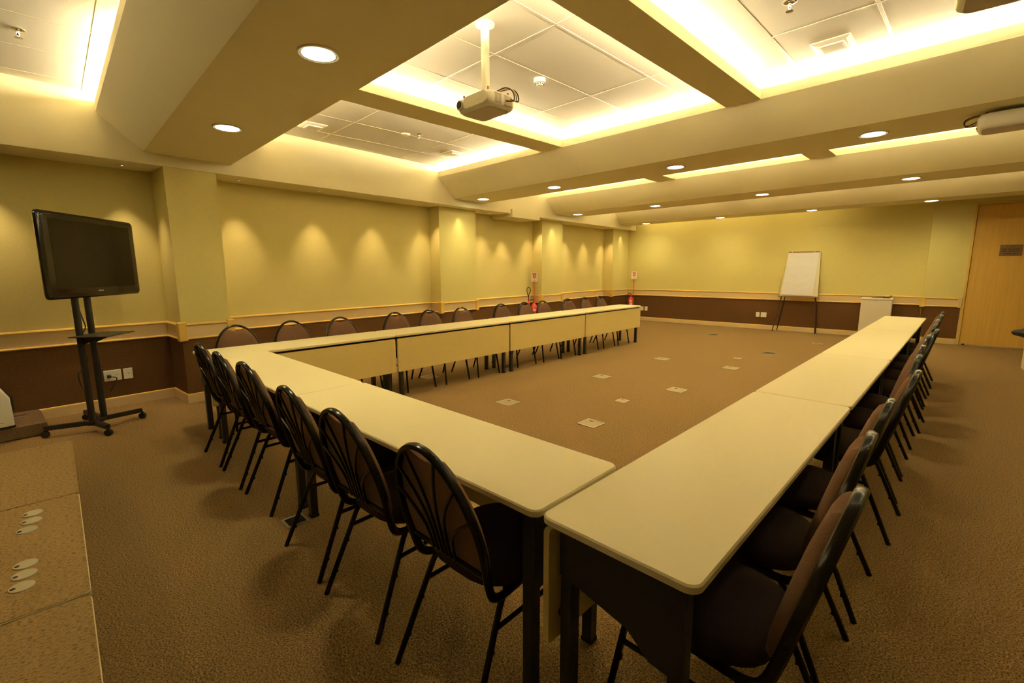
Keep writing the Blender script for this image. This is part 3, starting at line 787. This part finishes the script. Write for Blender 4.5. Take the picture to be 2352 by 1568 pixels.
# ------------------------------------------------------------------ fire extinguishers
def extinguisher(a, b, label, co2, rz=0.0):
    x, y = rot2(TW, a, b)
    t = thing('fire_extinguisher', label, 'extinguisher', (x, y, 0), TW + rz, 'fire extinguishers by the left wall')
    # floor stand with sign post
    base = MB(); base.lathe([(0.092, 0.0), (0.098, 0.008), (0.098, 0.02), (0.092, 0.025)], n=20); base.build('stand_base', 'red', t, True)
    return t
def ext_body(t, z0, r, h):
    mb = MB(); mb.lathe([(r * 0.9, z0), (r, z0 + 0.015), (r, z0 + h * 0.80), (r * 0.92, z0 + h * 0.88), (r * 0.6, z0 + h * 0.96), (0.022, z0 + h), (0.020, z0 + h + 0.03)], n=20); return mb.build('cylinder', 'red', t, True)
def sign(a, b, z, label, rz):
    x, y = rot2(TW, a, b)
    t = thing('fire_sign', label, 'sign', (x, y, 0), TW + rz, 'fire signs on posts')
    mb = MB(); mb.lathe([(0.042, 0), (0.046, 0.004), (0.046, 0.010), (0.02, 0.014)], n=16); mb.build('post_base', 'red', t, True)
    mb = MB(); mb.tube([(0, 0, 0.01), (0, 0, z + 0.02)], 0.008, 8); mb.build('post', 'redprint', t, True)
    mb = MB(); mb.cbox(-0.075, 0.075, -0.012, -0.007, z, z + 0.215, 0.001); p = mb.build('sign_plate', 'signwhite', t)
    mb = MB()
    Y0, Y1 = -0.0135, -0.0118
    mb.box(-0.045, 0.045, Y0, Y1, z + 0.160, z + 0.195)
    ar = [(-0.036, z + 0.155), (0.036, z + 0.155), (0.036, z + 0.118), (0.046, z + 0.118), (0.0, z + 0.068), (-0.046, z + 0.118), (-0.036, z + 0.118)]
    mb.rings([[(px, Y0, pz) for px, pz in ar], [(px, Y1, pz) for px, pz in ar]])
    mb.build('red_arrow_mark', 'redprint', p)
    mb = MB(); mb.lathe([(0.014, 0), (0.014, 0.0025)], (0, 0, 0), 12)
    mb.v = [(vx, Y0 - 0.0018 + vz * 0.9, z + 0.125 + vy) for vx, vy, vz in mb.v]; mb.build('white_dot', 'signwhite', p)
    mb = MB()
    for k in range(9): mb.box(-0.042 + k * 0.0095, -0.035 + k * 0.0095, Y0, Y1, z + 0.030, z + 0.040)
    for k in range(7): mb.box(-0.034 + k * 0.0095, -0.027 + k * 0.0095, Y0, Y1, z + 0.014, z + 0.022)
    mb.build('grey_print', 'greyprint', p)
    return t
# carbon dioxide type with a horn, beside the third pilaster
t = extinguisher(-6.37, 8.28, 'red fire extinguisher with looped hose and horn by the third pilaster', True, math.pi / 4)
ext_body(t, 0.026, 0.085, 0.70)
mb = MB(); mb.tube([(0, 0, 0.745), (0, 0, 0.81)], 0.017, 10); mb.tube([(0, 0, 0.795), (0.11, 0.0, 0.765)], 0.008, 6); mb.tube([(0, 0, 0.80), (0.085, 0, 0.86)], 0.007, 6); mb.build('valve', 'redprint', t, True)
mb = MB(); mb.tube(spline([(0, -0.01, 0.80), (-0.07, -0.03, 0.80), (-0.12, -0.04, 0.78), (-0.135, -0.04, 0.88), (-0.165, -0.04, 1.02), (-0.13, -0.04, 1.09), (-0.08, -0.04, 1.02), (-0.12, -0.04, 0.92), (-0.135, -0.04, 0.80)], 6), 0.008, 8); mb.build('hose', 'cable', t, True)
mb = MB(); mb.tube([(-0.135, -0.045, 0.80), (-0.12, -0.06, 0.70), (-0.085, -0.085, 0.56)], [0.014, 0.024, 0.042], 12); mb.build('horn', 'red', t, True)
mb = MB(); mb.cbox(-0.035, 0.035, -0.092, -0.083, 0.55, 0.60, 0.002); mb.build('label', 'signwhite', t)
mb = MB(); mb.lathe([(0.0865, 0.30), (0.0865, 0.50)], n=20); mb.build('instruction_band', 'label', t, True)
sign(-6.455, 8.40, 1.20, 'small white fire sign with red arrow on post by third pilaster', math.pi / 4)
t = extinguisher(-6.03, 12.43, 'red fire extinguisher with curved hose in the far left corner', False, 0.55)
ext_body(t, 0.026, 0.092, 0.66)
mb = MB(); mb.tube([(0, 0, 0.70), (0, 0, 0.765)], 0.016, 10); mb.tube([(0, 0, 0.74), (0.09, 0, 0.78)], 0.007, 6); mb.tube([(0, 0, 0.76), (0.07, 0.0, 0.82)], 0.006, 6); mb.build('valve', 'redprint', t, True)
mb = MB(); mb.tube(spline([(0, -0.01, 0.755), (-0.05, -0.03, 0.80), (-0.11, -0.04, 0.74), (-0.14, -0.04, 0.62), (-0.13, -0.04, 0.45)], 6), 0.011, 8); mb.build('hose', 'cable', t, True)
mb = MB(); mb.box(-0.055, 0.03, -0.096, -0.088, 0.55, 0.60); mb.box(-0.045, 0.035, -0.097, -0.088, 0.28, 0.53); mb.build('label', 'label', t)
sign(-6.03, 12.585, 1.19, 'small white fire sign with red arrow in the far left corner', 0.55)

# ------------------------------------------------------------------ ceiling mounted projectors
def projector(x, y, zb, rz, label, ztop, S_=1.0):
    t = thing('ceiling_projector', label, 'projector', (x, y, zb), rz, 'ceiling projectors')
    W, D, H_ = 0.17 * S_, 0.13 * S_, 0.105 * S_
    rs = []
    for z, ins in ((0.0, 0.022), (0.012, 0.008), (0.03, 0.0), (0.075, 0.0), (0.098, 0.012), (0.105, 0.03)):
        rs.append([(px, py, z * S_) for px, py in rrect(-W + ins, W - ins, -D + ins, D - ins, 0.045, 5)])
    MB().rings(rs).build('housing', 'projector', t, True)
    pr = rrect(-W + 0.03, W - 0.03, -D + 0.03, D - 0.03, 0.035, 4)
    MB().rings([[(a, b, -0.004) for a, b in pr], [(a, b, 0.004) for a, b in pr]]).build('base_plate', 'projgrey', t)
    mb = MB()
    pf = rrect(-W + 0.085, W - 0.02, 0.018, 0.092, 0.03, 5)
    mb.rings([[(a, -D - 0.004, z) for a, z in pf], [(a, -D + 0.02, z) for a, z in pf]]); mb.build('front_grille', 'projector', t, True)
    mb = MB(); mb.tube([(-W + 0.05, -D + 0.03, 0.052), (-W + 0.05, -D - 0.012, 0.052)], 0.033, 20); ln = mb.build('lens_barrel', 'projgrey', t, True)
    mb = MB(); mb.tube([(-W + 0.05, -D - 0.010, 0.052), (-W + 0.05, -D - 0.016, 0.052)], 0.024, 20); mb.build('lens_glass', 'lens', ln, True)
    mb = MB()
    for k in range(5): mb.box(W - 0.003, W + 0.003, -D + 0.06 + k * 0.012, -D + 0.066 + k * 0.012, 0.025, 0.085)
    mb.build('side_vents', 'projgrey', t)
    mb = MB(); mb.box(W - 0.004, W + 0.004, 0.02, D - 0.045, 0.02, 0.085); mb.build('connector_panel', 'projgrey', t)
    for k, (m_, y0) in enumerate((('cable', 0.03), ('cable_y', 0.05), ('cable', 0.07))):
        mb = MB(); mb.tube(spline([(W, y0, 0.05 + 0.01 * k), (W + 0.06, y0 + 0.02, 0.045), (W + 0.075, y0 - 0.01, 0.09), (W + 0.02, y0 - 0.03, 0.12), (0.05, 0.02, 0.125), (0.01, 0.0, 0.135)], 5), 0.0045, 6); mb.build('cable', m_, t, True)
    for sx, sy in ((-1, -1), (1, -1), (-1, 1), (1, 1)):
        mb = MB(); mb.tube([(sx * W * 0.75, sy * D * 0.7, 0.10 * S_), (sx * W * 0.75, sy * D * 0.7, 0.125)], 0.007, 6); mb.build('mount_stud', 'wooddark', t)
    mb = MB(); mb.box(-0.06, 0.06, -0.06, 0.06, 0.104, 0.128); mb.build('mount_plate', 'projector', t)
    top = ztop - zb
    mb = MB(); mb.tube([(0, 0, 0.12), (0, 0, top - 0.01)], 0.029, 18); mb.build('pole', 'white', t, True)
    mb = MB(); mb.lathe([(0.030, top - 0.035), (0.045, top - 0.022), (0.066, top - 0.012), (0.066, top - 0.001)], n=22); mb.build('ceiling_rose', 'white', t, True)
    return t
projector(-2.585, 2.30, 2.565, 0.0, 'cream projector on a pole in the middle ceiling bay', 3.142)
p2 = projector(-0.02, 2.87, 2.58, 0.1, 'cream projector at the top right, seen from below', 3.142, 1.12)
p3 = projector(0.02, 5.37, 2.54, math.pi, 'cream projector under the second beam at the right edge', Z_BEAM - 0.001, 1.1)

# ------------------------------------------------------------------ things on the ceiling tiles
sd = thing('smoke_detector', 'round white smoke detector on the middle ceiling bay', 'detector', (-2.955, 3.27, Z_TILE), 0)
MB().lathe([(0.052, 0), (0.052, -0.030), (0.050, -0.036), (0.040, -0.038)], n=24).build('base', 'white', sd, True)
MB().lathe([(0.038, -0.036), (0.036, -0.046), (0.026, -0.058), (0.018, -0.060)], n=24).build('sensor_head', 'white', sd, True)
mb = MB()
for k in range(10):
    a = 2 * math.pi * k / 10
    cx, cy = 0.034 * math.cos(a), 0.034 * math.sin(a)
    mb.box(cx - 0.005, cx + 0.005, cy - 0.005, cy + 0.005, -0.0505, -0.0425)
mb.build('vent_slots', 'engrave', sd)
def sprinkler(x, y, label):
    t = thing('sprinkler', label, 'sprinkler', (x, y, Z_TILE), 0, 'ceiling sprinklers')
    MB().lathe([(0.038, 0), (0.040, -0.004), (0.030, -0.010), (0.012, -0.012)], n=20).build('escutcheon', 'chrome', t, True)
    MB().lathe([(0.010, -0.010), (0.010, -0.035), (0.006, -0.040), (0.006, -0.055)], n=12).build('nozzle', 'chrome', t, True)
    MB().lathe([(0.004, -0.052), (0.022, -0.054), (0.022, -0.057), (0.004, -0.058)], n=16).build('deflector', 'chrome', t, True)
sprinkler(-4.92, 0.02, 'small chrome ceiling sprinkler in the top left bay')
sprinkler(-5.13, 3.45, 'small chrome ceiling sprinkler in the bay by the left bulkhead')
sprinkler(-1.05, 3.52, 'small chrome ceiling sprinkler at the top right')
t = thing('ceiling_disc', 'small flat white round cap on the ceiling by the left bulkhead', 'cap', (-5.25, 3.33, Z_TILE))
MB().lathe([(0.055, 0), (0.055, -0.008), (0.048, -0.014), (0.02, -0.015)], n=24).build('cap', 'white', t, True)
MB().lathe([(0.06, 0), (0.06, -0.003), (0.056, -0.004)], n=24).build('rim', 'tee', t, True)
def vent(x, y, w, label):
    t = thing('air_vent', label, 'vent', (x, y, Z_TILE), 0, 'square ceiling vents')
    h = w / 2
    MB().rings([[(sx * h, sy * h, -0.001) for sx, sy in ((-1, -1), (1, -1), (1, 1), (-1, 1))], [(sx * h, sy * h, -0.008) for sx, sy in ((-1, -1), (1, -1), (1, 1), (-1, 1))],
                [(sx * (h - 0.03), sy * (h - 0.03), -0.020) for sx, sy in ((-1, -1), (1, -1), (1, 1), (-1, 1))]]).build('frame', 'tee', t)
    MB().rings([[(sx * (h - 0.045), sy * (h - 0.045), -0.019) for sx, sy in ((-1, -1), (1, -1), (1, 1), (-1, 1))], [(sx * (h - 0.045), sy * (h - 0.045), -0.030) for sx, sy in ((-1, -1), (1, -1), (1, 1), (-1, 1))],
                [(sx * (h - 0.06), sy * (h - 0.06), -0.034) for sx, sy in ((-1, -1), (1, -1), (1, 1), (-1, 1))]]).build('deflector_plate', 'tile', t)
vent(-0.985, 4.385, 0.25, 'square ceiling vent in the top right bay')
vent(-5.69, 2.36, 0.25, 'square ceiling vent half hidden behind the nearest beam')
vent(-5.60, 4.34, 0.25, 'square ceiling vent near the left bulkhead cove')

# ------------------------------------------------------------------ floor boxes
def floor_box(x, y, s, label, dark=False):
    t = thing('floor_box', label, 'floor box', (x, y, 0), 0.0, 'floor boxes in the carpet')
    h = s / 2
    mb = MB()
    for a0, a1, b0, b1 in ((-h, h, -h, -h + 0.014), (-h, h, h - 0.014, h), (-h, -h + 0.014, -h + 0.014, h - 0.014), (h - 0.014, h, -h + 0.014, h - 0.014)):
        mb.box(a0, a1, b0, b1, 0.0, 0.007)
    mb.build('rim', 'floorrim', t)
    MB().box(-h + 0.014, h - 0.014, -h + 0.014, h - 0.014, 0.0, 0.0045).build('lid', 'black' if dark else 'floorbox', t)
    MB().box(-h * 0.55, -h * 0.15, h * 0.42, h * 0.60, 0.004, 0.0055).build('finger_slot', 'engrave', t)
for x, y, s, l, dk in (
        (-2.53, 3.57, 0.20, 'square metal floor box nearest inside the table ring', False),
        (-2.52, 5.34, 0.20, 'square metal floor box in the middle of the open carpet', False),
        (-2.74, 4.46, 0.12, 'small open floor box between the two nearest metal ones', False),
        (-3.62, 3.50, 0.20, 'square floor box in the carpet behind the near table row', False),
        (-3.59, 5.29, 0.20, 'square floor box near the middle of the left table row', False),
        (-3.61, 7.06, 0.20, 'square floor box near the far end of left table row', False),
        (-2.53, 7.12, 0.20, 'pale square floor box left of the right row, mid distance', False),
        (-2.75, 7.99, 0.12, 'small pale floor box beyond the mid distance one', False),
        (-2.52, 8.88, 0.20, 'dark square floor box before the flip chart', True),
        (-2.17, 10.62, 0.20, 'bright metal floor box near the flip chart right leg', False),
        (-4.20, 10.56, 0.18, 'dark floor box close to the back wall', True),
        (-5.30, 3.60, 0.20, 'floor box under the left row between chair legs', False),
        (-2.74, 0.875, 0.125, 'small dark floor box beneath the near row chairs', True)):
    wx, wy = x, y
    floor_box(wx, wy, s, l, dk)

# ------------------------------------------------------------------ stage modules at the left, plinth and desktop device
STZ = 0.30
SX = [(-4.425, -3.325), (-3.320, -2.222), (-2.208, -1.10)]
for k, (x0, x1) in enumerate(SX):
    t = thing('stage_module', ['speckled platform panel at lower left, farthest of three', 'speckled platform panel at lower left with round cable holes', 'speckled platform panel at lower left, nearest the camera'][k], 'platform', ((x0 + x1) / 2, -0.62, 0), 0.0, 'platform panels at the lower left')
    w = (x1 - x0) / 2; d2 = 0.595
    pr = rrect(-w, w, -d2, d2, 0.03, 5); pi_ = rrect(-w + 0.003, w - 0.003, -d2 + 0.003, d2 - 0.003, 0.028, 5)
    mb = MB(); mb.rings([[(a, b, STZ - 0.025) for a, b in pr], [(a, b, STZ - 0.002) for a, b in pr]]); mb.build('edge_trim', 'edge' if k else 'stage', t, True)
    mb = MB(); mb.rings([[(a, b, STZ - 0.01) for a, b in pi_], [(a, b, STZ) for a, b in pi_]]); mb.build('top_panel', 'stage', t)
    for sx in (-1, 1):
        for sy in (-1, 1):
            mb = MB(); mb.cbox(sx * (w - 0.06) - 0.025, sx * (w - 0.06) + 0.025, sy * (d2 - 0.1) - 0.025, sy * (d2 - 0.1) + 0.025, 0, STZ - 0.024, 0.003); mb.build('leg', 'black', t)
    mb = MB(); mb.box(-w + 0.04, w - 0.04, -d2 + 0.09, d2 - 0.09, STZ - 0.12, STZ - 0.025); mb.build('under_frame', 'black', t)
    if k == 1:
        cx = (x0 + x1) / 2
        for gx, gy in ((-3.18, -0.198), (-3.085, -0.200), (-2.985, -0.212), (-2.625, -0.207), (-2.535, -0.208), (-2.440, -0.212)):
            mb = MB(); mb.lathe([(0.036, STZ - 0.004), (0.038, STZ + 0.001), (0.036, STZ + 0.004), (0.02, STZ + 0.0045)], (gx - cx, gy + 0.62, 0), 20); g = mb.build('cable_grommet', 'grommet', t, True)
            mb = MB(); mb.lathe([(0.009, STZ + 0.003), (0.008, STZ + 0.0054)], (gx - cx + 0.004, gy + 0.62 - 0.024, 0), 10); mb.build('grommet_opening', 'engrave', g)
pl = thing('carpeted_plinth', 'low brown carpeted plinth against the left wall behind the stand', 'plinth', (-6.10, -1.10, 0), TW)
mb = MB(); mb.cbox(-0.32, 0.28, -1.05, 0.90, 0.0, 0.125, 0.012); mb.build('plinth_body', 'stage_dark', pl)
mb = MB(); mb.box(-0.16, -0.10, 0.60, 0.80, 0.124, 0.128); mb.build('slot_opening', 'engrave', pl)
mb = MB(); mb.box(-0.095, -0.088, 0.59, 0.81, 0.124, 0.130); mb.build('slot_trim', 'silver', pl)
dv = thing('desktop_speaker', 'cream box shaped device on the plinth at the left edge', 'device', (-5.97, -0.55, 0.126), 0.25)
mb = MB()
def dvr(z, y_off, ins): return [(px, py + y_off, z) for px, py in rrect(-0.13 + ins, 0.13 - ins, -0.15 + ins, 0.15 - ins, 0.02, 4)]
mb.rings([dvr(0.012, 0, 0.004), dvr(0.02, 0, 0), dvr(0.26, 0, 0.004), dvr(0.36, -0.03, 0.02), dvr(0.40, -0.04, 0.04)])
mb.build('shell', 'projector', dv, True)
mb = MB(); mb.box(-0.13, 0.13, -0.15, 0.15, 0.0, 0.013); mb.build('foot_base', 'rubber', dv)
mb = MB(); mb.tube([(0.12, 0.05, 0.24), (0.136, 0.05, 0.24)], 0.035, 18); mb.build('speaker_ring', 'projector', dv, True)
mb = MB(); mb.tube([(0.13, 0.05, 0.24), (0.1375, 0.05, 0.24)], 0.028, 18); mb.build('speaker_cone', 'lens', dv, True)
mb = MB(); mb.box(0.128, 0.1335, 0.03, 0.08, 0.05, 0.056); mb.build('badge_line', 'greyprint', dv)
mb = MB(); mb.cbox(-0.08, -0.02, 0.145, 0.19, 0.10, 0.26, 0.015); mb.build('rear_grip', 'rubber', dv)

# ------------------------------------------------------------------ pale stand with a black bag at the right edge
pd = thing('pale_pedestal', 'pale pedestal partly cut by the right edge before the door', 'pedestal', (0.71, 10.00, 0), TW)
mb = MB(); mb.cbox(-0.17, 0.17, -0.17, 0.17, 0.0, 0.42, 0.006); mb.build('pedestal_body', 'board', pd)
mb = MB(); mb.cbox(-0.18, 0.18, -0.18, 0.18, 0.42, 0.44, 0.004); mb.build('pedestal_top', 'board', pd)
bg = thing('black_bag', 'crumpled black bag on the pale pedestal at right edge', 'bag', (0.63, 9.98, 0.447), TW)
mb = MB()
rs = []
for i, (px, rr) in enumerate(((-0.26, 0.01), (-0.235, 0.038), (-0.20, 0.048), (-0.16, 0.056), (-0.12, 0.082), (-0.06, 0.092), (0.02, 0.09), (0.12, 0.08), (0.2, 0.05), (0.24, 0.012))):
    rs.append([(px + 0.01 * math.sin(i + k), rr * 1.1 * math.cos(2 * math.pi * k / 12), 0.094 + rr * (1 + 0.08 * math.sin(3 * k + i)) * math.sin(2 * math.pi * k / 12)) for k in range(12)])
mb.rings(rs); mb.build('bag_body', 'cable', bg, True)
mb = MB(); mb.tube(spline([(-0.14, 0, 0.16), (-0.05, 0.0, 0.24), (0.06, 0, 0.25), (0.15, 0, 0.16)], 5), 0.008, 6); mb.build('bag_strap', 'cable', bg, True)
